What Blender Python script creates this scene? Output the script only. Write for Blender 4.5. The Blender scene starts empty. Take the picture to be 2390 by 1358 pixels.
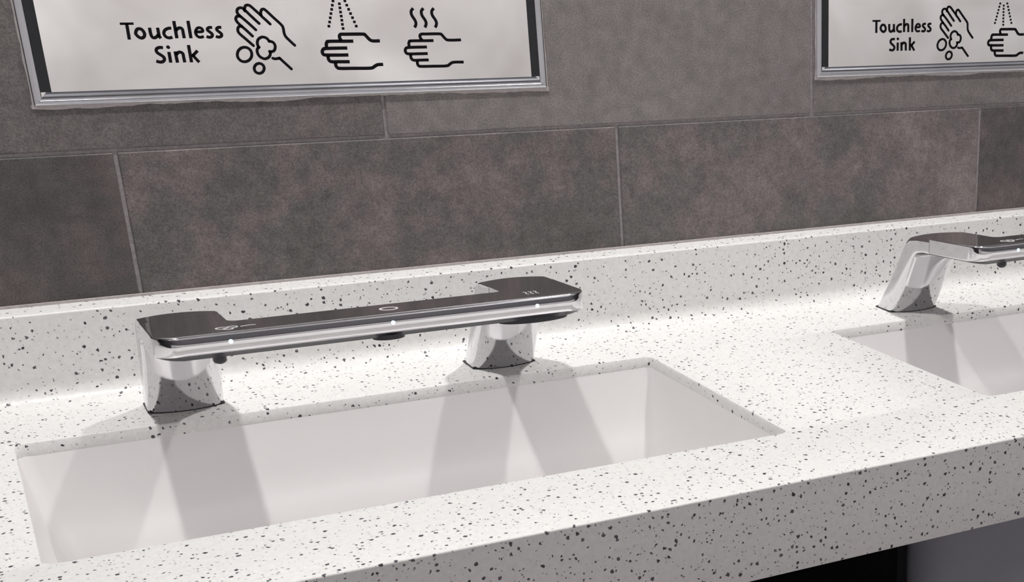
import bpy, bmesh, math, random
from mathutils import Vector, Matrix

random.seed(7)
scene = bpy.context.scene
COL = scene.collection

# ------------------------------------------------------------------ camera
# world: x along the sink wall, y into the wall (tile face at y = 0), z up, counter top at z = 0 (0.86 m above the floor)
RT = Vector((0.84644359, -0.53232851, 0.01263327))
UP = Vector((0.19917946, 0.33853555, 0.91963103))
FW = Vector((0.49382263, 0.7758995, -0.39258015))
cam_data = bpy.data.cameras.new('camera')
cam = bpy.data.objects.new('camera', cam_data)
COL.objects.link(cam)
M = Matrix.Identity(4)
for i in range(3):
    M[i][0] = RT[i]; M[i][1] = UP[i]; M[i][2] = -FW[i]
M[0][3], M[1][3], M[2][3] = -0.77403, -1.84055, 0.48047
cam.matrix_world = M
cam_data.sensor_width = 36.0
cam_data.lens = 3287.87 / 2390 * 36.0
cam_data.shift_x = (1195 - 2007.06) / 2390
cam_data.shift_y = (1297.80 - 679) / 2390
cam_data.clip_start = 0.02
scene.camera = cam

# ------------------------------------------------------------------ world, light, exposure
scene.view_settings.view_transform = 'Standard'
scene.view_settings.look = 'None'
scene.view_settings.gamma = 1.0
scene.view_settings.use_curve_mapping = False
scene.view_settings.exposure = 0.0
world = bpy.data.worlds.new('world')
scene.world = world
world.use_nodes = True
world.node_tree.nodes['Background'].inputs[0].default_value = (0.9, 0.92, 1.0, 1)
world.node_tree.nodes['Background'].inputs[1].default_value = 0.02
CEIL = 2.0
FLOOR = -0.86
LAMP_X = (-0.68, 0.48)       # downlights above the counter
LAMP_Y = -0.43

def area(name, loc, size, power, shape='DISK', col=(1, 0.97, 0.93), size_y=None, spread=180):
    d = bpy.data.lights.new(name, 'AREA')
    d.shape = shape; d.size = size; d.energy = power; d.color = col
    if size_y: d.size_y = size_y
    d.spread = math.radians(spread)
    o = bpy.data.objects.new(name, d); COL.objects.link(o); o.location = loc
    return o
for x in LAMP_X:
    area('downlight_glow', (x, LAMP_Y, CEIL - 0.012), 0.085, 12.3, col=(1, 0.985, 0.975), spread=130)
area('highlight_strip_glow', (0.2, -1.5, CEIL - 0.035), 4.4, 5.0, 'RECTANGLE', (1, 0.99, 0.99), size_y=0.09)  # unseen strip, added for a highlight line along the chrome bars
FILL_X = (-2.4, -0.9, 0.6, 2.1, 3.6)      # unseen tilted fill lamps, added to brighten the wall the mirrors reflect
for x in FILL_X:
    o = area('added_fill_glow', (x, -2.2, CEIL - 0.05), 0.30, 50, 'SQUARE', (1.0, 0.975, 1.0))
    o.rotation_euler.x = math.radians(-52)

# printed strokes on the mirrors: (width mm, [(x mm, z mm), ...]) on the glass plane
ICONS = {
 'touch': [
  (2.54,[(-580.8,400.1),(-567.0,400.1)]),
  (3.38,[(-574.0,400.2),(-574.1,383.6)]),
  (3.38,[(-566.6,390.3),(-564.9,393.8),(-562.3,394.7),(-559.8,393.8),(-558.0,390.7),(-557.9,388.2),(-559.2,385.9),(-561.6,385.0),(-564.1,386.0),(-566.1,388.3),(-566.6,390.3)]),
  (3.38,[(-551.7,395.7),(-551.5,389.1),(-550.6,386.0),(-548.5,385.0),(-545.8,386.2),(-543.5,388.5)]),
  (3.38,[(-543.5,395.6),(-543.3,388.2),(-543.1,386.4),(-541.9,384.4)]),
  (3.29,[(-529.5,394.9),(-532.5,394.7),(-536.0,393.2),(-537.9,390.2),(-537.5,387.4),(-535.6,385.3),(-532.7,384.7),(-529.8,385.4)]),
  (3.48,[(-525.7,402.4),(-525.4,384.1)]),
  (3.38,[(-525.2,392.3),(-522.6,394.5),(-520.0,395.0),(-518.2,393.4),(-518.0,389.6),(-517.8,384.0)]),
  (3.48,[(-511.0,402.4),(-510.8,383.9)]),
  (3.1,[(-504.6,390.5),(-497.7,390.9),(-497.7,393.7),(-500.3,395.0),(-503.0,394.0),(-504.9,390.9),(-504.8,387.9),(-503.1,385.5),(-500.4,384.8),(-497.0,385.6)]),
  (3.29,[(-486.8,394.9),(-489.6,395.1),(-491.8,393.9),(-491.9,392.0),(-489.9,390.2),(-487.9,388.1),(-488.0,386.1),(-489.9,384.8),(-492.2,384.8),(-494.2,385.6)]),
  (3.29,[(-477.0,394.9),(-479.8,395.1),(-482.0,393.9),(-482.0,392.1),(-480.0,390.2),(-478.0,388.1),(-478.1,386.1),(-480.1,384.8),(-482.4,384.8),(-484.3,385.6)]),
 ],
 'sink': [
  (3.38,[(-541.4,374.4),(-544.3,374.8),(-547.4,374.0),(-548.8,372.0),(-548.2,369.4),(-545.3,367.1),(-542.5,364.7),(-541.9,362.1),(-543.8,359.8),(-546.9,359.3),(-550.7,360.4)]),
  (3.48,[(-536.1,369.9),(-536.0,358.4)]),
  (3.76,[(-536.2,375.0),(-535.9,374.8)]),
  (3.48,[(-529.6,370.3),(-529.0,358.2)]),
  (3.38,[(-529.0,366.7),(-526.2,369.2),(-523.7,369.2),(-521.9,367.6),(-521.7,364.5),(-521.4,358.3)]),
  (3.48,[(-514.6,376.8),(-514.3,358.2)]),
  (3.29,[(-506.0,370.6),(-512.2,365.0)]),
  (3.29,[(-512.5,366.6),(-506.2,358.1)]),
 ],
 'soap': [
  (2.84,[(-423.7,397.9),(-428.2,402.8),(-431.9,406.7),(-432.2,410.2),(-431.2,413.0),(-429.2,414.1),(-426.7,413.0),(-419.9,405.8),(-411.3,396.7),(-409.9,392.8),(-409.6,387.6),(-408.1,383.6),(-403.8,378.6),(-399.7,374.3)]),
  (2.84,[(-432.7,407.7),(-438.4,413.5),(-442.9,417.8),(-446.1,418.5),(-448.2,417.1),(-449.4,413.6),(-449.3,412.3)]),
  (2.84,[(-435.7,398.7),(-443.3,406.8),(-450.2,414.4),(-453.6,415.7),(-456.7,414.3),(-457.7,411.1),(-456.0,407.9),(-448.7,400.7),(-440.3,391.9)]),
  (2.84,[(-455.3,406.6),(-458.5,406.6),(-460.2,403.8),(-459.1,400.5),(-455.8,396.6),(-450.7,391.6),(-444.9,385.2)]),
  (2.84,[(-454.9,396.0),(-458.2,395.4),(-459.8,392.2),(-458.7,388.3),(-452.2,381.7),(-445.4,374.8)]),
  (2.84,[(-440.1,373.1),(-440.8,377.0),(-439.6,380.9),(-437.0,383.1),(-433.9,384.0),(-430.4,383.0),(-428.4,381.0),(-427.4,379.0)]),
  (2.84,[(-427.7,379.4),(-423.8,378.3),(-421.9,375.7),(-421.7,372.7),(-423.1,369.4),(-425.7,367.9),(-428.6,368.1)]),
  (2.84,[(-428.2,367.7),(-428.3,364.9),(-430.2,362.0),(-433.7,360.3),(-436.7,360.5),(-440.0,362.6),(-441.8,365.6),(-442.2,369.2),(-441.3,371.5),(-439.4,373.0)]),
  (2.84,[(-448.6,365.2),(-449.3,362.8),(-450.8,360.6),(-452.8,358.9),(-455.2,357.8),(-457.6,357.5),(-460.0,357.9),(-462.0,359.1),(-463.5,360.9),(-464.3,363.1),(-464.3,365.5),(-463.5,368.0),(-462.1,370.1),(-460.1,371.8),(-457.8,372.9),(-455.3,373.2),(-452.9,372.8),(-450.9,371.6),(-449.4,369.9),(-448.6,367.6),(-448.6,365.2)]),
  (2.84,[(-437.2,349.7),(-437.8,348.0),(-438.8,346.5),(-440.1,345.3),(-441.8,344.6),(-443.5,344.3),(-445.2,344.7),(-446.6,345.5),(-447.6,346.7),(-448.1,348.3),(-448.2,350.0),(-447.6,351.6),(-446.6,353.1),(-445.3,354.3),(-443.6,355.0),(-441.9,355.3),(-440.3,354.9),(-438.9,354.1),(-437.8,352.9),(-437.3,351.4),(-437.2,349.7)]),
  (2.84,[(-426.1,360.6),(-423.8,359.9),(-418.8,360.4)]),
  (2.84,[(-418.7,360.6),(-407.1,348.2)]),
 ],
 'water': [
  (3.43,[(-346.0,378.6),(-347.4,381.3),(-347.4,384.0),(-345.5,385.6),(-340.3,385.6),(-320.1,385.4),(-317.1,384.0),(-313.1,379.4),(-309.4,377.6),(-300.9,377.5)]),
  (3.43,[(-332.2,377.7),(-341.3,377.8),(-359.9,378.0),(-362.8,377.0),(-363.8,374.6),(-363.9,371.2)]),
  (3.43,[(-340.2,370.1),(-349.9,370.2),(-364.7,370.1),(-367.9,369.3),(-369.5,366.7),(-368.7,363.8),(-365.7,362.8),(-350.9,362.4),(-339.8,362.3)]),
  (3.43,[(-363.5,362.2),(-363.5,358.5),(-362.1,355.9),(-359.1,355.0),(-351.9,354.9),(-339.3,354.6)]),
  (3.43,[(-355.8,354.2),(-355.9,350.9),(-354.4,348.3),(-351.1,347.3),(-335.4,347.0),(-315.6,346.7),(-310.8,348.5),(-306.6,350.4),(-300.2,350.5)]),
 ],
 'dots': [(-349.9,422.5),(-351.3,417.9),(-352.6,413.3),(-354.0,408.7),(-355.4,404.0),(-356.8,399.4),(-358.2,394.8),(-343.0,419.4),(-342.9,414.9),(-342.8,410.3),(-342.6,405.8),(-342.5,401.2),(-342.4,396.6),(-342.2,392.0),(-336.3,422.5),(-334.7,417.8),(-333.1,413.2),(-331.5,408.5),(-329.8,403.9),(-328.2,399.2),(-326.6,394.5)],
 'heat': [
  (3.09,[(-249.9,377.5),(-251.5,379.7),(-252.0,382.5),(-249.9,384.3),(-244.1,384.4),(-227.8,384.3),(-224.7,382.9),(-221.0,378.6),(-217.1,376.9),(-201.7,376.9)]),
  (3.09,[(-236.0,376.7),(-244.9,376.7),(-263.2,376.8),(-265.7,375.8),(-266.5,373.4),(-266.3,370.7)]),
  (3.09,[(-244.9,369.4),(-255.2,369.4),(-266.9,369.3),(-270.3,368.5),(-271.7,366.0),(-270.8,363.0),(-267.4,361.9),(-256.1,361.8),(-244.7,361.8)]),
  (3.09,[(-265.6,361.4),(-265.7,357.6),(-264.1,355.1),(-260.9,354.3),(-254.7,354.4),(-244.3,354.4)]),
  (3.09,[(-258.4,353.6),(-258.5,350.1),(-257.2,347.8),(-254.4,347.1),(-239.2,346.9),(-222.8,346.9),(-218.1,349.1),(-213.7,350.9),(-200.9,350.8)]),
  (3.09,[(-256.7,413.9),(-259.2,411.2),(-259.8,408.5),(-258.9,405.1),(-256.2,400.6),(-255.2,397.2),(-256.0,394.2),(-257.5,392.1)]),
  (3.09,[(-244.4,413.8),(-246.9,411.1),(-247.4,408.4),(-246.6,405.0),(-243.8,400.5),(-242.8,397.1),(-243.6,394.0),(-245.1,392.0)]),
  (3.09,[(-231.7,413.7),(-234.2,411.0),(-234.8,408.3),(-233.9,404.9),(-231.1,400.4),(-230.1,396.9),(-230.9,393.8),(-232.4,391.8)]),
 ],
}
# ------------------------------------------------------------------ helpers
def link_mesh(name, bm, mat, parent=None, smooth=None):
    me = bpy.data.meshes.new(name)
    bmesh.ops.recalc_face_normals(bm, faces=bm.faces[:])
    bm.to_mesh(me); bm.free()
    for m in (mat if isinstance(mat, (list, tuple)) else [mat]):
        me.materials.append(m)
    if smooth is not None:
        for p in me.polygons: p.use_smooth = True
        me.set_sharp_from_angle(angle=math.radians(smooth))
    o = bpy.data.objects.new(name, me); COL.objects.link(o)
    if parent: o.parent = parent
    return o

def empty(name, loc, label, cat, group=None):
    o = bpy.data.objects.new(name, None); COL.objects.link(o)
    o.empty_display_size = 0.05
    o.location = loc; o['label'] = label; o['category'] = cat
    if group: o['group'] = group
    return o

def structure(o):
    o['kind'] = 'structure'
    return o

def copy_tree(root, dx, label):
    r = root.copy(); COL.objects.link(r)
    r.location.x += dx; r['label'] = label
    for ch in list(root.children):
        c = ch.copy(); COL.objects.link(c); c.parent = r
        for g in ch.children:
            d = g.copy(); COL.objects.link(d); d.parent = c
    return r

def box(bm, x0, x1, y0, y1, z0, z1):
    v = [bm.verts.new((x, y, z)) for x in (x0, x1) for y in (y0, y1) for z in (z0, z1)]
    for f in ((0, 1, 3, 2), (4, 6, 7, 5), (0, 4, 5, 1), (2, 3, 7, 6), (0, 2, 6, 4), (1, 5, 7, 3)):
        bm.faces.new([v[i] for i in f])

def loft(bm, rings, caps=(True, True), closed=True):
    vs = [[bm.verts.new(p) for p in r] for r in rings]
    n = len(vs[0])
    for a, b in zip(vs, vs[1:]):
        for i in range(n if closed else n - 1):
            j = (i + 1) % n
            bm.faces.new((a[i], a[j], b[j], b[i]))
    if caps[0]: bm.faces.new(vs[0])
    if caps[1]: bm.faces.new(vs[-1][::-1])
    return vs

def rrect(x0, x1, y0, y1, r, n=8):
    out = []
    for cx, cy, a0 in ((x1 - r, y1 - r, 0), (x0 + r, y1 - r, 90), (x0 + r, y0 + r, 180), (x1 - r, y0 + r, 270)):
        for k in range(n + 1):
            a = math.radians(a0 + 90 * k / n)
            out.append((cx + r * math.cos(a), cy + r * math.sin(a)))
    return out

def catmull(pts, n=6, closed=False):
    if len(pts) < 3: return list(pts)
    out = []
    m = len(pts)
    for i in range(m if closed else m - 1):
        if closed:
            p = [pts[(i + k) % m] for k in (-1, 0, 1, 2)]
        else:
            p = [pts[max(i - 1, 0)], pts[i], pts[i + 1], pts[min(i + 2, m - 1)]]
        for s in range(n):
            t = s / n
            out.append(tuple(0.5 * (2 * p[1][k] + (p[2][k] - p[0][k]) * t + (2 * p[0][k] - 5 * p[1][k] + 4 * p[2][k] - p[3][k]) * t * t + (3 * p[1][k] - p[0][k] - 3 * p[2][k] + p[3][k]) * t ** 3) for k in range(len(p[0]))))
    if not closed: out.append(tuple(pts[-1]))
    return out

# ------------------------------------------------------------------ materials
def mat(name):
    m = bpy.data.materials.new(name); m.use_nodes = True
    nt = m.node_tree
    b = nt.nodes['Principled BSDF']
    return m, nt, b
def N(nt, t, **kw):
    n = nt.nodes.new(t)
    for k, v in kw.items():
        if k in n.inputs.keys(): n.inputs[k].default_value = v
        else: setattr(n, k, v)
    return n
def ramp(nt, src, stops, interp='LINEAR'):
    r = nt.nodes.new('ShaderNodeValToRGB')
    r.color_ramp.interpolation = interp
    e = r.color_ramp.elements
    e[0].position, e[1].position = stops[0][0], stops[-1][0]
    e[0].color, e[1].color = (*stops[0][1], 1), (*stops[-1][1], 1)
    for p, c in stops[1:-1]:
        k = e.new(p); k.color = (*c, 1)
    nt.links.new(src, r.inputs[0])
    return r
def mixc(nt, fac, a, b, mode='MIX'):
    m = nt.nodes.new('ShaderNodeMix'); m.data_type = 'RGBA'; m.blend_type = mode
    for s, v in ((m.inputs[0], fac), (m.inputs[6], a), (m.inputs[7], b)):
        if isinstance(v, bpy.types.NodeSocket): nt.links.new(v, s)
        elif isinstance(v, tuple): s.default_value = (*v, 1)
        else: s.default_value = v
    return m.outputs[2]
def math_n(nt, op, a, b=None, c=None):
    m = nt.nodes.new('ShaderNodeMath'); m.operation = op
    for i, v in enumerate((a, b, c)):
        if v is None: continue
        if isinstance(v, bpy.types.NodeSocket): nt.links.new(v, m.inputs[i])
        else: m.inputs[i].default_value = v
    return m.outputs[0]

def simple(name, col, rough=0.5, metal=0.0, noise=0.0, nscale=30, rvar=0.0, **kw):
    m, nt, b = mat(name)
    b.inputs['Metallic'].default_value = metal
    b.inputs['Roughness'].default_value = rough
    geo = N(nt, 'ShaderNodeNewGeometry')
    nz = N(nt, 'ShaderNodeTexNoise', Scale=nscale, Detail=5.0)
    nt.links.new(geo.outputs['Position'], nz.inputs['Vector'])
    lo = tuple(max(0, c * (1 - noise)) for c in col); hi = tuple(min(1, c * (1 + noise)) for c in col)
    r = ramp(nt, nz.outputs['Fac'], [(0.3, lo), (0.7, hi)])
    nt.links.new(r.outputs[0], b.inputs['Base Color'])
    if rvar:
        nt.links.new(math_n(nt, 'MULTIPLY_ADD', nz.outputs['Fac'], rvar, rough - rvar / 2), b.inputs['Roughness'])
    for k, v in kw.items(): b.inputs[k].default_value = v
    return m

def terrazzo():
    m, nt, b = mat('speckled_quartz')
    geo = N(nt, 'ShaderNodeNewGeometry')
    pos = geo.outputs['Position']
    wob = N(nt, 'ShaderNodeTexNoise', Scale=380.0, Detail=1.0)
    nt.links.new(pos, wob.inputs['Vector'])
    vm = N(nt, 'ShaderNodeVectorMath', operation='MULTIPLY_ADD')
    nt.links.new(wob.outputs['Color'], vm.inputs[0])
    vm.inputs[1].default_value = (0.0034,) * 3
    nt.links.new(pos, vm.inputs[2])
    warped = vm.outputs[0]
    base = (0.80, 0.79, 0.77)
    bn = N(nt, 'ShaderNodeTexNoise', Scale=160.0, Detail=3.0)
    nt.links.new(pos, bn.inputs['Vector'])
    col = ramp(nt, bn.outputs['Fac'], [(0.35, (0.75, 0.74, 0.725)), (0.65, base)]).outputs[0]
    def layer(col, scale, rmin, rmax, keep, c_dark, c_light, power, off):
        mp = N(nt, 'ShaderNodeVectorMath', operation='ADD'); mp.inputs[1].default_value = off
        nt.links.new(warped, mp.inputs[0])
        v = N(nt, 'ShaderNodeTexVoronoi', Scale=scale, Randomness=1.0)
        nt.links.new(mp.outputs[0], v.inputs['Vector'])
        sep = N(nt, 'ShaderNodeSeparateColor'); nt.links.new(v.outputs['Color'], sep.inputs[0])
        rr = math_n(nt, 'POWER', sep.outputs[0], power)
        rad = math_n(nt, 'MULTIPLY_ADD', rr, rmax - rmin, rmin)
        keepv = math_n(nt, 'LESS_THAN', sep.outputs[1], keep)
        d = math_n(nt, 'SUBTRACT', rad, v.outputs['Distance'])
        edge = math_n(nt, 'MULTIPLY', d, 40.0)
        cl = N(nt, 'ShaderNodeClamp'); nt.links.new(edge, cl.inputs[0])
        fac = math_n(nt, 'MULTIPLY', cl.outputs[0], keepv)
        cc = mixc(nt, sep.outputs[2], c_dark, c_light)
        return mixc(nt, fac, col, cc)
    col = layer(col, 300.0, 0.16, 0.30, 0.5, (0.86, 0.85, 0.83), (0.86, 0.85, 0.83), 1.0, (3, 1, 2))
    col = layer(col, 230.0, 0.10, 0.28, 0.6, (0.20, 0.19, 0.20), (0.48, 0.46, 0.46), 1.6, (5.1, 0, 1))
    col = layer(col, 150.0, 0.09, 0.32, 0.80, (0.035, 0.032, 0.042), (0.13, 0.12, 0.135), 1.6, (0.3, 0.7, 0.9))
    col = layer(col, 80.0, 0.08, 0.19, 0.30, (0.03, 0.028, 0.036), (0.10, 0.095, 0.11), 1.5, (2.3, 1.7, 0.4))
    nt.links.new(col, b.inputs['Base Color'])
    b.inputs['Roughness'].default_value = 0.38
    b.inputs['Specular IOR Level'].default_value = 0.3
    return m

def tile_material():
    m, nt, b = mat('stone_look_tile')
    geo = N(nt, 'ShaderNodeNewGeometry')
    at = N(nt, 'ShaderNodeAttribute', attribute_name='tile')
    sep = N(nt, 'ShaderNodeSeparateColor'); nt.links.new(at.outputs['Color'], sep.inputs[0])
    # every tile samples its own stretch of stone: shift by its seed
    off = N(nt, 'ShaderNodeCombineXYZ')
    nt.links.new(math_n(nt, 'MULTIPLY', sep.outputs[1], 37.0), off.inputs[0])
    nt.links.new(math_n(nt, 'MULTIPLY', sep.outputs[1], 11.0), off.inputs[1])
    vm = N(nt, 'ShaderNodeVectorMath', operation='ADD')
    nt.links.new(geo.outputs['Position'], vm.inputs[0]); nt.links.new(off.outputs[0], vm.inputs[1])
    P = vm.outputs[0]
    def nz(scale, detail, rough=0.6, dist=0.0):
        n = N(nt, 'ShaderNodeTexNoise', Scale=scale, Detail=detail, Roughness=rough, Distortion=dist)
        nt.links.new(P, n.inputs['Vector']); return n.outputs['Fac']
    cloud = ramp(nt, nz(6.5, 12, 0.74), [(0.36, (0.106, 0.104, 0.097)), (0.46, (0.134, 0.125, 0.120)), (0.53, (0.176, 0.147, 0.143)), (0.66, (0.235, 0.208, 0.198))]).outputs[0]
    flat = ramp(nt, nz(5.0, 8, 0.65), [(0.3, (0.180, 0.162, 0.158)), (0.7, (0.212, 0.194, 0.186))]).outputs[0]
    base = mixc(nt, sep.outputs[2], cloud, flat)
    speck = ramp(nt, nz(520.0, 3, 0.7), [(0.3, (0.62, 0.62, 0.62)), (0.5, (1, 1, 1)), (0.72, (1.42, 1.40, 1.42))]).outputs[0]
    base = mixc(nt, 1.0, base, speck, 'MULTIPLY')
    mid = ramp(nt, nz(55.0, 5, 0.65), [(0.33, (0.84, 0.84, 0.84)), (0.66, (1.14, 1.14, 1.14))]).outputs[0]
    base = mixc(nt, 1.0, base, mid, 'MULTIPLY')
    tone = N(nt, 'ShaderNodeCombineColor')
    t2 = math_n(nt, 'MULTIPLY', sep.outputs[0], 2.0)
    for i in range(3): nt.links.new(t2, tone.inputs[i])
    base = mixc(nt, 1.0, base, tone.outputs[0], 'MULTIPLY')
    nt.links.new(base, b.inputs['Base Color'])
    b.inputs['Roughness'].default_value = 0.62
    b.inputs['Specular IOR Level'].default_value = 0.3
    bp = N(nt, 'ShaderNodeBump', Strength=0.25, Distance=0.0012)
    nt.links.new(nz(180.0, 4, 0.7), bp.inputs['Height'])
    nt.links.new(bp.outputs[0], b.inputs['Normal'])
    return m

def pale_stone():
    m, nt, b = mat('pale_stone_panel')
    geo = N(nt, 'ShaderNodeNewGeometry')
    n = N(nt, 'ShaderNodeTexNoise', Scale=2.6, Detail=3.0, Roughness=0.5, Distortion=0.4)
    nt.links.new(geo.outputs['Position'], n.inputs['Vector'])
    r = ramp(nt, n.outputs['Fac'], [(0.32, (0.40, 0.38, 0.372)), (0.5, (0.48, 0.465, 0.455)), (0.68, (0.58, 0.572, 0.56))])
    nt.links.new(r.outputs[0], b.inputs['Base Color'])
    b.inputs['Roughness'].default_value = 0.6
    return m

QUARTZ = terrazzo()
TILE = tile_material()
PALE = pale_stone()
GROUT = simple('grey_grout', (0.30, 0.275, 0.275), 0.85, noise=0.18, nscale=220)
CAULK = simple('pink_grey_caulk', (0.46, 0.42, 0.41), 0.6, noise=0.12, nscale=150)
CHROME = simple('polished_chrome', (0.72, 0.712, 0.735), 0.09, 1.0, noise=0.02, nscale=40)
FRAME = simple('bright_metal_frame', (0.62, 0.63, 0.66), 0.17, 1.0, noise=0.05, nscale=25, rvar=0.08)
MIRROR = simple('mirror_glass', (0.93, 0.925, 0.91), 0.03, 1.0, noise=0.01, nscale=4)
PRINT = simple('black_print', (0.006, 0.005, 0.007), 0.7, noise=0.1, **{'Specular IOR Level': 0.1})
RUBBER = simple('black_rubber', (0.015, 0.015, 0.018), 0.5, noise=0.1)
DARKPL = simple('dark_plastic', (0.02, 0.02, 0.026), 0.3, noise=0.1)
ETCH = simple('pale_etched_mark', (0.62, 0.60, 0.61), 0.5, noise=0.05)
PORC = simple('white_basin', (0.83, 0.81, 0.805), 0.28, noise=0.015, nscale=6)
SHROUD = simple('grey_laminate', (0.26, 0.26, 0.30), 0.5, noise=0.06, nscale=8)
SHADEM = simple('undercounter_shade_black', (0.014, 0.014, 0.016), 0.9, noise=0.1, **{'Specular IOR Level': 0.05})  # shade under the counter, put into the colour
FLOORM = simple('grey_floor_tile', (0.34, 0.325, 0.32), 0.45, noise=0.2, nscale=6)
CEILM = simple('white_ceiling_paint', (0.75, 0.75, 0.75), 0.8, noise=0.05)
DARKREFL = simple('dark_reflection_wall', (0.012, 0.011, 0.012), 0.7, noise=0.1)  # unseen walls kept dark so the metal reflects dark bands
WHITEM = simple('white_enamel', (0.75, 0.75, 0.74), 0.5, noise=0.02)
def emit(name, col, s):
    m, nt, b = mat(name)
    b.inputs['Base Color'].default_value = (*col, 1)
    b.inputs['Emission Color'].default_value = (*col, 1)
    b.inputs['Emission Strength'].default_value = s
    return m
LED = emit('blue_white_led', (0.50, 0.80, 1.0), 1.6)

# ------------------------------------------------------------------ room shell
HB = 0.101          # top of the backsplash
ZS = 0.2658         # horizontal tile joint
TW, TH = 0.6096, 0.3048
G = 0.0022          # half grout width
X0, X1 = -3.2, 4.4
YF = -3.4           # opposite wall

def tile_wall():
    bm = bmesh.new()
    lay = bm.loops.layers.float_color.new('tile')
    # grout bed
    v = [bm.verts.new(p) for p in ((X0, 0.0022, FLOOR), (X1, 0.0022, FLOOR), (X1, 0.0022, CEIL), (X0, 0.0022, CEIL))]
    f = bm.faces.new(v); f.material_index = 1
    v = [bm.verts.new(p) for p in ((X0, 0.09, FLOOR), (X1, 0.09, FLOOR), (X1, 0.09, CEIL), (X0, 0.09, CEIL))]
    f = bm.faces.new(v[::-1]); f.material_index = 1
    rnd = random.Random(11)
    special = {(0, -2): (0.32, 0.10, 0.15), (0, -1): (0.48, 0.37, 0.0), (0, 0): (0.52, 0.62, 0.05), (0, 1): (0.36, 0.81, 0.1),
               (1, -1): (0.40, 0.23, 0.75), (1, 0): (0.54, 0.55, 1.0), (1, 1): (0.50, 0.91, 0.85)}
    rows = []
    k = 0
    z = ZS
    while z > FLOOR: z -= TH; k -= 1
    r0 = k
    while z < CEIL:
        row = k + 1                                   # row 0 lies under the joint, row 1 above it
        za, zb = max(z, FLOOR), min(z + TH, CEIL)
        shift = 0.0 if row % 2 == 0 else -TW / 2
        n0 = math.floor((X0 - shift) / TW)
        for n in range(n0, n0 + 16):
            xa, xb = shift + n * TW, shift + (n + 1) * TW
            xa, xb = max(xa, X0), min(xb, X1)
            if xb - xa < 0.02: continue
            key = (row, n + (1 if row % 2 else 0) - (1 if row % 2 else 0))
            tone = special.get((row, n), (rnd.uniform(0.4, 0.53), rnd.random(), rnd.choice((0.0, 0.1, 0.9))))
            c = 0.0013
            a0, a1, b0, b1 = xa + G, xb - G, za + G, zb - G
            inner = [(a0 + c, 0, b0 + c), (a1 - c, 0, b0 + c), (a1 - c, 0, b1 - c), (a0 + c, 0, b1 - c)]
            outer = [(a0, 0.0012, b0), (a1, 0.0012, b0), (a1, 0.0012, b1), (a0, 0.0012, b1)]
            back = [(a0, 0.0024, b0), (a1, 0.0024, b0), (a1, 0.0024, b1), (a0, 0.0024, b1)]
            vs = loft(bm, [back, outer, inner], caps=(False, False))
            fs = set()
            for r in vs:
                for q in r: fs.update(q.link_faces)
            fs.add(bm.faces.new(vs[-1]))
            for f in fs:
                for l in f.loops: l[lay] = (tone[0], tone[1], tone[2], 1)
        z += TH; k += 1
    return structure(link_mesh('wall_back', bm, [TILE, GROUT]))
tile_wall()

def slab(name, x0, x1, y0, y1, z0, z1, m):
    bm = bmesh.new(); box(bm, x0, x1, y0, y1, z0, z1)
    return structure(link_mesh(name, bm, m))
slab('wall_front', X0, X1, YF - 0.1, YF, FLOOR, 0.48, PALE)
slab('wall_front_upper', X0, X1, YF - 0.1, YF - 0.004, 0.48, CEIL, DARKREFL)  # upper part made dark to put a black band into the chrome
slab('wall_left', X0 - 0.1, X0, YF - 0.1, 0.1, FLOOR, CEIL, DARKREFL)
slab('wall_right', X1, X1 + 0.1, YF - 0.1, 0.1, FLOOR, CEIL, DARKREFL)
slab('floor', X0 - 0.1, X1 + 0.1, YF - 0.1, 0.1, FLOOR - 0.1, FLOOR, FLOORM)
slab('ceiling', X0 - 0.1, X1 + 0.1, YF - 0.1, 0.1, CEIL, CEIL + 0.1, CEILM)
bm = bmesh.new(); box(bm, -1.9, 2.6, -0.0035, 0.0, HB - 0.0005, HB + 0.0028)
structure(link_mesh('trim_1', bm, CAULK))

# lamp housings over the counter, and one for the added light strip
def downlight(x, label):
    t = empty('downlight', (x, LAMP_Y, CEIL), label, 'ceiling light', 'downlights over the sink counter')
    bm = bmesh.new()
    rings = []
    for r, z in ((0.045, -0.006), (0.046, -0.011), (0.062, -0.010), (0.066, -0.002), (0.066, 0.0)):
        rings.append([(r * math.cos(a * math.pi / 16), r * math.sin(a * math.pi / 16), z) for a in range(32)])
    loft(bm, rings, caps=(False, False))
    link_mesh('trim_ring', bm, WHITEM, t, 40)
for i, x in enumerate(LAMP_X):
    downlight(x, 'round white recessed downlight in the ceiling above the %s' % ('counter by the left sink', 'counter by the right sink')[i])

t = empty('added_highlight_strip', (0.2, -1.5, CEIL), 'unseen light strip added on the ceiling for a highlight line on the chrome bars', 'ceiling light')
bm = bmesh.new()
sec = [(-0.05, -0.03), (-0.055, -0.03), (-0.055, 0.0), (0.055, 0.0), (0.055, -0.03), (0.05, -0.03), (0.05, -0.004), (-0.05, -0.004)]
loft(bm, [[(-2.22, y, z) for y, z in sec], [(2.22, y, z) for y, z in sec]])
link_mesh('channel', bm, WHITEM, t)

# ------------------------------------------------------------------ countertop with backsplash, cove and apron
ST = 0.9911                         # station pitch
SX0, SX1, SY1, SY0 = -0.7735, -0.0520, -0.1935, -0.5605
YD = -0.6996                        # counter front
AP = 0.0968
TB = 0.0452
CX0, CX1 = -1.9, 2.6
COVE = 0.022
TH_S = 0.0142
counter = empty('countertop', (0, 0, 0), 'white speckled stone counter along the tiled wall with two sink cutouts', 'counter')

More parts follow.
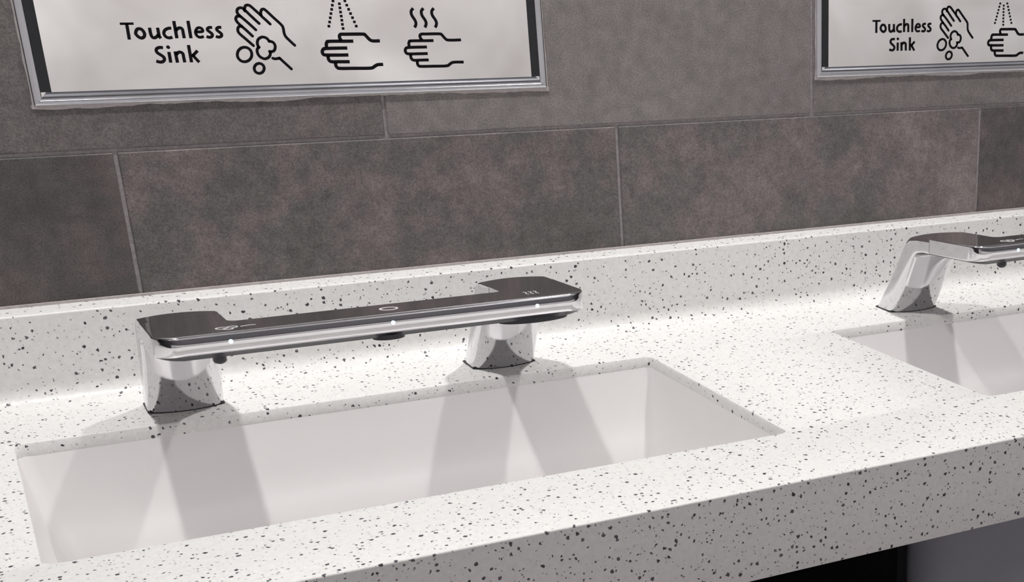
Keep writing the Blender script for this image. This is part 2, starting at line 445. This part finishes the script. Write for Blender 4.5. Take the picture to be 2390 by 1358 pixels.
def worktop():
    bm = bmesh.new()
    yb = -TB - COVE
    er = 0.0022
    holes = [rrect(SX0 + k * ST, SX1 + k * ST, SY0, SY1, 0.013, 8) for k in (0, 1)]
    outer = [(CX0, YD + er), (CX1, YD + er), (CX1, yb), (CX0, yb)]
    def face_with_holes(z):
        edges = []
        loops = []
        for lp in [outer] + holes:
            vs = [bm.verts.new((x, y, z)) for x, y in lp]
            loops.append(vs)
            for i in range(len(vs)):
                edges.append(bm.edges.new((vs[i], vs[(i + 1) % len(vs)])))
        bmesh.ops.triangle_fill(bm, edges=edges, use_beauty=True, use_dissolve=False, normal=(0, 0, 1))
        return loops
    top = face_with_holes(0.0)
    # cutout walls with a small eased edge
    for k, lp in enumerate(holes):
        n = len(lp)
        cx = sum(p[0] for p in lp) / n; cy = sum(p[1] for p in lp) / n
        prev = top[1 + k]
        e = 0.0012
        for inset, z in ((e * 0.3, -e * 0.3), (e, -e), (e, -TH_S)):
            r = rrect(SX0 + k * ST + inset, SX1 + k * ST - inset, SY0 + inset, SY1 - inset, 0.013 - inset, 8)
            cur = [bm.verts.new((x, y, z)) for x, y in r]
            for i in range(n):
                j = (i + 1) % n
                bm.faces.new((prev[i], prev[j], cur[j], cur[i]))
            prev = cur
        # underside ring around the cutout
        r = rrect(SX0 + k * ST - 0.03, SX1 + k * ST + 0.03, SY0 - 0.03, SY1 + 0.03, 0.05, 8)
        cur = [bm.verts.new((x, y, -TH_S)) for x, y in r]
        for i in range(n):
            j = (i + 1) % n
            bm.faces.new((prev[i], prev[j], cur[j], cur[i]))
    return link_mesh('worktop', bm, QUARTZ, counter, 50)
worktop()

def extrude_profile(name, prof, m, parent, sm=50, closed=False):
    bm = bmesh.new()
    a = [(CX0, y, z) for y, z in prof]; b = [(CX1, y, z) for y, z in prof]
    loft(bm, [a, b], caps=(closed, closed), closed=closed)
    return link_mesh(name, bm, m, parent, sm)
# backsplash with a coved foot
prof = [(-0.0006, 0.0), (-0.0006, HB), (-TB + 0.0025, HB)]
for k in range(1, 5):
    a = math.radians(90 + 90 * k / 4)
    prof.append((-TB + 0.0025 + 0.0025 * math.cos(a), HB - 0.0025 + 0.0025 * math.sin(a)))
for k in range(0, 13):
    a = math.radians(90 * k / 12)
    prof.append((-TB - COVE * (1 - math.cos(a)), COVE - COVE * math.sin(a)))
extrude_profile('backsplash', prof, QUARTZ, counter)
# front apron with an eased upper edge
er = 0.0022
prof = [(YD + er, 0.0)]
for k in range(1, 6):
    a = math.radians(90 + 90 * k / 5)
    prof.append((YD + er + er * math.cos(a), -er + er * math.sin(a)))
prof += [(YD, -AP + 0.001), (YD + 0.001, -AP), (YD + 0.019, -AP), (YD + 0.019, -TH_S)]
extrude_profile('apron', prof, QUARTZ, counter)

# ------------------------------------------------------------------ undermount basins
def basin():
    t = empty('sink_basin', ((SX0 + SX1) / 2, (SY0 + SY1) / 2, -TH_S), 'long white rectangular undermount sink, whole in view at the left', 'sink', 'undermount sinks in the counter')
    hx, hy = (SX1 - SX0) / 2 - 0.0011, (SY1 - SY0) / 2 - 0.0011
    prof = [(0.022, 0.0), (0.0, 0.0)]
    z = 0.0
    prof += [(-0.0052, -0.030), (-0.0102, -0.056), (-0.0128, -0.068), (-0.0176, -0.085), (-0.0260, -0.112)]
    r = 0.022
    for k in range(1, 8):
        a = math.radians(90 * k / 7)
        prof.append((-0.0260 - r * (1 - math.cos(a)), -0.112 - r * math.sin(a)))
    prof.append((-0.08, -0.136)); prof.append((-0.14, -0.139))
    bm = bmesh.new()
    rings = []
    for d, z in prof:
        rr = max(0.014 + d * 0.5, 0.010) if d >= 0 else 0.014 + min(-d, 0.03) * 0.4
        rings.append([(x, y, z) for x, y in rrect(-hx - d, hx + d, -hy - d, hy + (d * 1.6 if d < 0 else d), rr, 8)])
    # outside skin back up to the flange
    inner = rings
    outside = []
    for d, z in ((-0.14, -0.151), (-0.07, -0.150), (-0.016, -0.125), (0.008, -0.012), (0.022, -0.012)):
        rr = max(0.030 + d * 0.5, 0.012)
        outside.append([(x, y, z) for x, y in rrect(-hx - d, hx + d, -hy - d, hy + d, rr, 8)])
    loft(bm, outside + inner, caps=(True, True))
    link_mesh('bowl', bm, PORC, t, 55)
    bm = bmesh.new()
    rings = []
    for r, z in ((0.030, -0.1385), (0.028, -0.1362), (0.020, -0.1368), (0.018, -0.1385)):
        rings.append([(r * math.cos(a * math.pi / 12), r * math.sin(a * math.pi / 12), z) for a in range(24)])
    loft(bm, rings, caps=(False, True))
    link_mesh('drain', bm, CHROME, t, 40)
    return t
b1 = basin()
copy_tree(b1, ST, 'long white rectangular undermount sink cut off at the right, beside the second faucet')

# ------------------------------------------------------------------ grey cover under the second sink
t = empty('undercounter_cover', (0.885, -0.335, -0.167), 'smooth grey cover panel with rounded corner under the counter at the right', 'cover panel')
bm = bmesh.new()
pts = []
hx, hy, r = 0.755, 0.240, 0.045
for p in rrect(-hx, hx, -hy, hy, r, 10): pts.append(p)
ins = rrect(-hx + 0.008, hx - 0.008, -hy + 0.008, hy - 0.008, r - 0.008, 10)
loft(bm, [[(x, y, -0.30) for x, y in ins], [(x, y, 0.13) for x, y in ins], [(x, y, 0.13) for x, y in pts], [(x, y, -0.30) for x, y in pts]], caps=(False, False))
link_mesh('cover_shell', bm, SHROUD, t, 40)

bm = bmesh.new(); box(bm, CX0, CX1, -0.09, -0.07, -0.62, -0.152); box(bm, 0.111, 0.125, -0.535, -0.09, -0.62, -0.17)  # black sheets added where the space under the counter is only shaded
o = link_mesh('undercounter_shade_board', bm, SHADEM)
o['label'] = 'flat black board added to stand in for the shade under the counter, left of the grey cover'; o['category'] = 'board'

# ------------------------------------------------------------------ bar faucets
UC = -0.414
ARM_U, ARM_H = 0.1845, 0.0395
def ztop(y): return 0.1195 + 0.06 * (-0.205 - y)
YB, YFR, YA = -0.282, -0.350, -0.236      # bar back edge, bar front edge, where the arms start

def arc(cx, cy, r, a0, a1, n=8):
    return [(cx + r * math.cos(math.radians(a0 + (a1 - a0) * k / n)), cy + r * math.sin(math.radians(a0 + (a1 - a0) * k / n))) for k in range(n + 1)]

def bar_outline():
    """U-shaped plan, counter-clockwise; (x, y, weight of the rounded edge)"""
    o = ARM_U + ARM_H; i = ARM_U - ARM_H
    rf, rc = 0.026, 0.010
    L = []
    def add(pts, w):
        for p in pts: L.append((p[0], p[1], w))
    add([(-o, YA)], 0.0)
    add([(-o, YA - 0.002)], 0.18)
    n = 8
    for k in range(1, n): add([(-o, YA - 0.002 + (YFR + rf - YA) * k / n)], 0.18 + 0.10 * k / n)
    c = arc(-o + rf, YFR + rf, rf, 180, 270, 10)
    for k, p in enumerate(c): add([p], 0.28 + 0.72 * k / 10)
    for k in range(1, 24): add([(-o + rf + (2 * o - 2 * rf) * k / 24, YFR)], 1.0)
    c = arc(o - rf, YFR + rf, rf, 270, 360, 10)
    for k, p in enumerate(c): add([p], 1.0 - 0.72 * k / 10)
    for k in range(1, n): add([(o, YFR + rf + (YA - 0.002 - YFR - rf) * k / n)], 0.28 - 0.10 * k / n)
    add([(o, YA - 0.002)], 0.18)
    add([(o, YA)], 0.0)
    add([(i, YA)], 0.0)
    add([(i, YA - 0.002)], 0.18)
    add([(i, YB + rc + 0.006)], 0.18)
    add(arc(i - rc, YB + rc, rc, 0, -90, 6), 0.2)
    for k in range(1, 16): add([(i - rc - (2 * i - 2 * rc) * k / 16, YB)], 0.22)
    add(arc(-i + rc, YB + rc, rc, -90, -180, 6), 0.2)
    add([(-i, YB + rc + 0.006)], 0.18)
    add([(-i, YA - 0.002)], 0.18)
    add([(-i, YA)], 0.0)
    return L

def bar_mesh(under=False):
    L = bar_outline(); n = len(L)
    # inward normals
    nor = []
    for k in range(n):
        a = Vector(L[k - 1][:2]); b = Vector(L[(k + 1) % n][:2])
        d = (b - a).normalized(); nor.append(Vector((-d.y, d.x)))
    for k in range(n):                       # flat cuts at the arm ends keep straight sides
        if L[k][2] == 0.0: nor[k] = Vector((0, 0))
    #       inset, drop below the top plane
    #        front edge (inset, drop), then the same ring on the flat flanks of the arms
    prof = [((0.0128, 0.0), (0.0016, 0.0)), ((0.0108, 0.0), (0.0011, 0.0)), ((0.0090, 0.0001), (0.0008, 0.0001)), ((0.0075, 0.0004), (0.0005, 0.0003)),
            ((0.0063, 0.0010), (0.0003, 0.0006)), ((0.0055, 0.0017), (0.0001, 0.0010)), ((0.0050, 0.0024), (0.0, 0.0014)), ((0.0047, 0.0031), (0.0, 0.0018)),
            ((0.0043, 0.0045), (0.0, 0.004)), ((0.0037, 0.0064), (0.0, 0.006)), ((0.0033, 0.0078), (0.0, 0.008)), ((0.00315, 0.0090), (0.0, 0.010)),
            ((0.0032, 0.0100), (0.0, 0.012)), ((0.0036, 0.0130), (0.0, 0.014)), ((0.0040, 0.0160), (0.0, 0.016)), ((0.0046, 0.0180), (0.0, 0.018)),
            ((0.0055, 0.0193), (0.0, 0.0195)), ((0.0068, 0.0202), (0.0002, 0.0204)), ((0.0084, 0.0208), (0.0006, 0.0209)), ((0.0102, 0.0212), (0.0012, 0.0212))]
    bm = bmesh.new()
    rings = []
    for (ins, dz), (si, sd) in prof:
        r = []
        for (x, y, w), nv in zip(L, nor):
            f = max(w - 0.28, 0) / 0.72
            q = si + (ins - si) * f
            px, py = x + nv.x * q, y + nv.y * q
            drop = sd + (dz - sd) * f
            if w == 0.0: drop = sd
            r.append((px, py, ztop(py) - drop))
        rings.append(r)
    # belly of the bar
    r = []
    for (x, y, w), nv in zip(L, nor):
        px, py = x + nv.x * 0.017 * w, y + nv.y * 0.017 * w
        bulge = 0.0050 * w
        r.append((px, py, ztop(py) - 0.0213 - bulge))
    rings.append(r)
    cut = 17
    vs = loft(bm, rings[cut:] if under else rings[:cut + 1], caps=(False, False))
    bmesh.ops.triangulate(bm, faces=[bm.faces.new(vs[-1][::-1]) if under else bm.faces.new(vs[0])])
    return bm

B_PTS = [(-0.105, 0.0), (-0.127, 0.030), (-0.148, 0.060), (-0.165, 0.088), (-0.176, 0.1045), (-0.188, 0.1145), (-0.204, 0.1190), (-0.220, 0.1204), (-0.238, None)]
F_PTS = [(-0.146, 0.0), (-0.163, 0.030), (-0.179, 0.058), (-0.193, 0.081), (-0.199, 0.0905), (-0.207, 0.0962), (-0.219, 0.0992), (-0.229, 0.1000), (-0.238, None)]
BOWB = [0.010, 0.012, 0.013, 0.014, 0.014, 0.013, 0.010, 0.004, 0.0]
BOWF = [0.010, 0.010, 0.009, 0.008, 0.007, 0.005, 0.003, 0.001, 0.0]
CORN = [0.006, 0.006, 0.006, 0.005, 0.004, 0.003, 0.002, 0.0018, 0.0018]

def post_mesh():
    bm = bmesh.new()
    cols = []
    for (by, bz), (fy, fz), bb, bf, c in zip(B_PTS, F_PTS, BOWB, BOWF, CORN):
        if bz is None: bz = ztop(by); fz = ztop(fy) - 0.0212
        cols.append((by, bz, fy, fz, bb, bf, c))
    dense = catmull(cols, 5)
    rings = []
    for by, bz, fy, fz, bb, bf, c in dense:
        B = Vector((by, bz)); F = Vector((fy, fz))
        d = (F - B); ln = d.length; d /= ln
        h = ARM_H
        ring = []
        # local section: u across, v from back (0) to front (ln)
        sec = []
        m = 10
        for k in range(m + 1): sec.append((-h + c + (2 * h - 2 * c) * k / m, 0.0))
        sec += [(h - c * 0.3, c * 0.3), (h, c)]
        sec += [(h, ln - c), (h - c * 0.3, ln - c * 0.3)]
        for k in range(m + 1): sec.append((h - c - (2 * h - 2 * c) * k / m, ln))
        sec += [(-h + c * 0.3, ln - c * 0.3), (-h, ln - c), (-h, c), (-h + c * 0.3, c * 0.3)]
        for u, v in sec:
            p = B + d * v
            s = 1 - (u / h) ** 2
            fr = v / ln
            p = p + Vector((bb * s * (1 - fr) - bf * s * fr, 0))
            ring.append((u, p.x, p.y))
        rings.append(ring)
    loft(bm, rings, caps=(True, True))
    return bm

def disc_mesh(rx, ry, h, n=24, dome=0.0):
    bm = bmesh.new()
    r0 = [(rx * math.cos(2 * math.pi * a / n), ry * math.sin(2 * math.pi * a / n), 0) for a in range(n)]
    r1 = [(x, y, -h) for x, y, z in r0]
    rings = [r0, r1]
    if dome:
        rings.append([(x * 0.8, y * 0.8, -h - dome * 0.6) for x, y, z in r0])
        rings.append([(x * 0.4, y * 0.4, -h - dome) for x, y, z in r0])
    loft(bm, rings, caps=(True, True))
    return bm

def stroke(bm, pts, w, T, closed=False, thick=0.0004, cap=True, smooth=5):
    """ribbon of width w along pts; T maps (a, b, height) to 3-D"""
    q = catmull(pts, smooth, closed) if len(pts) > 2 else [tuple(p) for p in pts]
    if len(q) == 2:
        q = [q[0], tuple((a + b) / 2 for a, b in zip(*q)), q[1]]
    P = [Vector(p) for p in q]
    n = len(P)
    L, R = [], []
    for i in range(n):
        if closed: a, b = P[i - 1], P[(i + 1) % n]
        else: a, b = P[max(i - 1, 0)], P[min(i + 1, n - 1)]
        d = b - a
        d = d.normalized() if d.length > 1e-9 else Vector((1, 0))
        nn = Vector((-d.y, d.x)) * w / 2
        L.append(P[i] + nn); R.append(P[i] - nn)
    if cap and not closed:
        def half(c, d, nn):
            return [c + nn * math.cos(a) + d * (w / 2) * math.sin(a) for a in [math.pi * k / 8 for k in range(1, 8)]]
        d0 = (P[0] - P[1]).normalized(); d1 = (P[-1] - P[-2]).normalized()
        poly = L + half(P[-1], d1, L[-1] - P[-1]) + R[::-1] + half(P[0], d0, R[0] - P[0])
    # quads for the strip
    up = [[bm.verts.new(T(p.x, p.y, thick)) for p in s] for s in (L, R)]
    lo = [[bm.verts.new(T(p.x, p.y, 0)) for p in s] for s in (L, R)]
    m = n if closed else n - 1
    for i in range(m):
        j = (i + 1) % n
        bm.faces.new((up[0][i], up[0][j], up[1][j], up[1][i]))
        bm.faces.new((lo[0][i], up[0][i], up[0][j], lo[0][j]))
        bm.faces.new((lo[1][i], lo[1][j], up[1][j], up[1][i]))
    if not closed:
        for e in (0, -1):
            c = P[e]
            if cap:
                d = (P[0] - P[1]).normalized() if e == 0 else (P[-1] - P[-2]).normalized()
                nn = (L[e] - c)
                arcp = [c + nn * math.cos(a) + d * (w / 2) * math.sin(a) for a in [math.pi * k / 8 for k in range(1, 8)]]
                av = [up[0][e]] + [bm.verts.new(T(p.x, p.y, thick)) for p in arcp] + [up[1][e]]
                al = [lo[0][e]] + [bm.verts.new(T(p.x, p.y, 0)) for p in arcp] + [lo[1][e]]
                bm.faces.new(av)
                for a in range(len(av) - 1): bm.faces.new((al[a], al[a + 1], av[a + 1], av[a]))
            else:
                bm.faces.new((lo[0][e], up[0][e], up[1][e], lo[1][e]))

def build_faucet():
    t = empty('bar_faucet', (UC, -0.13, 0.0), 'chrome touchless bar faucet on two posts, whole in view over the left sink', 'faucet', 'touchless bar faucets on the counter')
    OY = 0.13                       # faucet origin lies between the posts: shift y
    def put(name, bm, m, sm=40, parent=t, off=(0, 0, 0)):
        bmesh.ops.translate(bm, verts=bm.verts[:], vec=(off[0], off[1] + OY, off[2]))
        return link_mesh(name, bm, m, parent, sm)
    bar = put('bar', bar_mesh(), CHROME, 32)
    put('underside_cover', bar_mesh(True), DARKPL, 32)
    for s in (-1, 1):
        p = put('post', post_mesh(), CHROME, 32, off=(s * ARM_U, 0, 0.0))
        bm = bmesh.new()
        r = []
        h = ARM_H + 0.0006
        ring = []
        for k in range(13):
            u = -h + 2 * h * k / 12
            ring.append((u, -0.1045 + 0.010 * (1 - (u / h) ** 2)))
        for k in range(13):
            u = h - 2 * h * k / 12
            ring.append((u, -0.1466 - 0.010 * (1 - (u / h) ** 2)))
        loft(bm, [[(x, y, 0.0001) for x, y in ring], [(x, y, 0.0016) for x, y in ring]])
        g = put('base_gasket', bm, RUBBER, None, off=(s * ARM_U, 0, 0))
    # indicator lights in the front edge
    for x in (-0.155, 0.005, 0.163):
        bm = bmesh.new()
        n = 16
        rings = []
        for r_, d in ((0.0022, 0.0), (0.0022, 0.0005), (0.0013, 0.0010)):
            rings.append([(r_ * math.cos(2 * math.pi * a / n), -d, r_ * math.sin(2 * math.pi * a / n)) for a in range(n)])
        loft(bm, rings)
        put('indicator_light', bm, LED, 40, off=(x, YFR + 0.0033, ztop(YFR) - 0.0096))
    # symbols on the top face
    def T(a, b, h): return (a, b, ztop(b) + h - 0.0001)
    bm = bmesh.new()
    cx, cy = -0.152, -0.322
    for dx, dy, r_ in ((-0.006, 0.002, 0.0055), (0.004, 0.003, 0.005), (-0.001, -0.005, 0.0045)):
        ring = [(cx + dx + r_ * math.cos(a * math.pi / 8), cy + dy + r_ * math.sin(a * math.pi / 8)) for a in range(16)]
        stroke(bm, ring, 0.0013, T, closed=True, smooth=2)
    stroke(bm, [(cx + 0.012, cy + 0.001), (cx + 0.019, cy + 0.0035), (cx + 0.026, cy + 0.003)], 0.0012, T)
    put('soap_symbol', bm, ETCH, None)
    bm = bmesh.new()
    cx, cy = 0.010, -0.3135
    ring = [(cx + 0.0088 * math.cos(a * math.pi / 12), cy + 0.0088 * math.sin(a * math.pi / 12)) for a in range(24)]
    stroke(bm, ring, 0.0020, T, closed=True, smooth=2)
    put('water_symbol', bm, ETCH, None)
    bm = bmesh.new()
    for k in range(3):
        cx, cy = 0.163 + 0.0058 * k, -0.312
        stroke(bm, [(cx - 0.0004, cy + 0.008), (cx + 0.0012, cy + 0.004), (cx, cy), (cx - 0.0012, cy - 0.004), (cx + 0.0004, cy - 0.008)], 0.0010, T)
    put('dryer_symbol', bm, ETCH, None)
    # outlets beneath the bar
    zb = ztop(-0.325) - 0.0235
    put('soap_nozzle', disc_mesh(0.0068, 0.0068, 0.0075, 20, 0.0035), DARKPL, 50, off=(-0.165, -0.325, zb))
    put('water_outlet', disc_mesh(0.017, 0.012, 0.0052, 28, 0.001), DARKPL, 50, off=(0.004, -0.325, zb))
    put('dryer_outlet', disc_mesh(0.040, 0.017, 0.0072, 36, 0.0015), DARKPL, 50, off=(0.167, -0.318, zb + 0.001))
    return t
f1 = build_faucet()
copy_tree(f1, ST, 'chrome touchless bar faucet cut off at the right, over the second sink')

# ------------------------------------------------------------------ mirrors with printed signs
MX0, MX1, MZ, MZT = -0.6796, -0.0949, 0.3171, 1.30
def frame_mesh(side, w, h):
    """chrome channel along one side of the mirror; local frame origin at the lower left outer corner, y = 0 at the wall"""
    # cross-section: (distance from outer edge, y); the sill carries its metal up to the glass, the sides stop at a dark gasket
    if side == 'b':     # flat, finely stepped sill
        sec = [(0.0, 0.0), (0.0, -0.0020), (0.0004, -0.0026), (0.0012, -0.0029), (0.0040, -0.0029), (0.0048, -0.0027), (0.0053, -0.0021), (0.0090, -0.0021), (0.0095, -0.0018), (0.0137, -0.0018), (0.0141, -0.0015), (0.0146, -0.0015), (0.0146, 0.0)]
    else:
        sec = [(0.0, 0.0), (0.0, -0.0024), (0.0006, -0.0027), (0.0014, -0.0029), (0.0060, -0.0029), (0.0072, -0.0028), (0.0082, -0.0024), (0.0088, -0.0018), (0.0088, 0.0)]
    ends = []
    for e in (0, 1):
        r = []
        for d, y in sec:
            if side == 'b': r.append((d if e == 0 else w - d, y, d))
            elif side == 't': r.append((d if e == 0 else w - d, y, h - d))
            elif side == 'l': r.append((d, y, d if e == 0 else h - d))
            else: r.append((w - d, y, d if e == 0 else h - d))
        ends.append(r)
    bm = bmesh.new()
    loft(bm, ends, caps=(True, True))
    return bm

def build_mirror(dx, ddx, ddz, label):
    t = empty('wall_mirror', (MX0 + dx, -0.0002, MZ), label, 'mirror', 'framed mirrors on the tiled wall')
    w, h = MX1 - MX0, MZT - MZ
    bm = bmesh.new(); box(bm, 0.004, w - 0.004, -0.0016, -0.0003, 0.004, h - 0.004)
    link_mesh('glass', bm, MIRROR, t)
    for s in 'btlr':
        link_mesh('frame_bar', frame_mesh(s, w, h), FRAME, t, 40)
    for xa, xb in ((0.0088, 0.0192), (w - 0.0192, w - 0.0088)):
        bm = bmesh.new(); box(bm, xa, xb, -0.0020, -0.0003, 0.0140, h - 0.0088)
        link_mesh('dark_gasket', bm, RUBBER, t)
    # uneven bead of caulk round the frame
    rnd = random.Random(5)
    bm = bmesh.new()
    def bead(n, f):
        rings = []
        ww = 0.003
        for k in range(n + 1):
            ww = min(max(ww + rnd.uniform(-0.0009, 0.0009), 0.0018), 0.0046)
            rings.append(f(k / n, ww))
        loft(bm, rings)
    bead(90, lambda s, q: [(-0.003 + (w + 0.006) * s, 0.0, 0.001), (-0.003 + (w + 0.006) * s, -0.0011, 0.001), (-0.003 + (w + 0.006) * s, -0.0008, -q), (-0.003 + (w + 0.006) * s, 0.0, -q)])
    for e in (0, 1):
        bead(120, lambda s, q: [((0.001, -q * 0.8)[i] if e == 0 else w + (-0.001, q * 0.8)[i], y, -0.003 + (h + 0.003) * s) for i, y in ((0, 0.0), (0, -0.0011), (1, -0.0006), (1, 0.0))])
    link_mesh('caulk_bead', bm, CAULK, t)
    def T(a, b, hh): return (a / 1000 - MX0 + ddx, -0.0016 - hh, b / 1000 - MZ + ddz)
    for key, nm in (('touch', 'lettering'), ('sink', 'lettering'), ('soap', 'soap_pictogram'), ('water', 'water_pictogram'), ('heat', 'dryer_pictogram')):
        bm = bmesh.new()
        for wd, pts in ICONS[key]:
            closed = len(pts) > 8 and (Vector(pts[0]) - Vector(pts[-1])).length < 0.8
            stroke(bm, pts[:-1] if closed else pts, wd * (1.0 if key in ('touch', 'sink') else 1.12), T, closed=closed, cap=(key == 'soap' or len(pts) == 2 and abs(pts[0][0] - pts[1][0]) + abs(pts[0][1] - pts[1][1]) < 3))
        if key == 'water':
            for px, pz in ICONS['dots']:
                s = 1.5
                stroke(bm, [(px, pz - s), (px, pz + s)], 2 * s, T, cap=False)
        link_mesh(nm, bm, PRINT, t)
    return t
build_mirror(0.0, 0.0, 0.0, 'large chrome framed wall mirror at the left above the whole faucet, printed with Touchless Sink')
build_mirror(ST, -0.005, -0.0078, 'chrome framed wall mirror cut off at the right edge, printed with Touchless Sink')
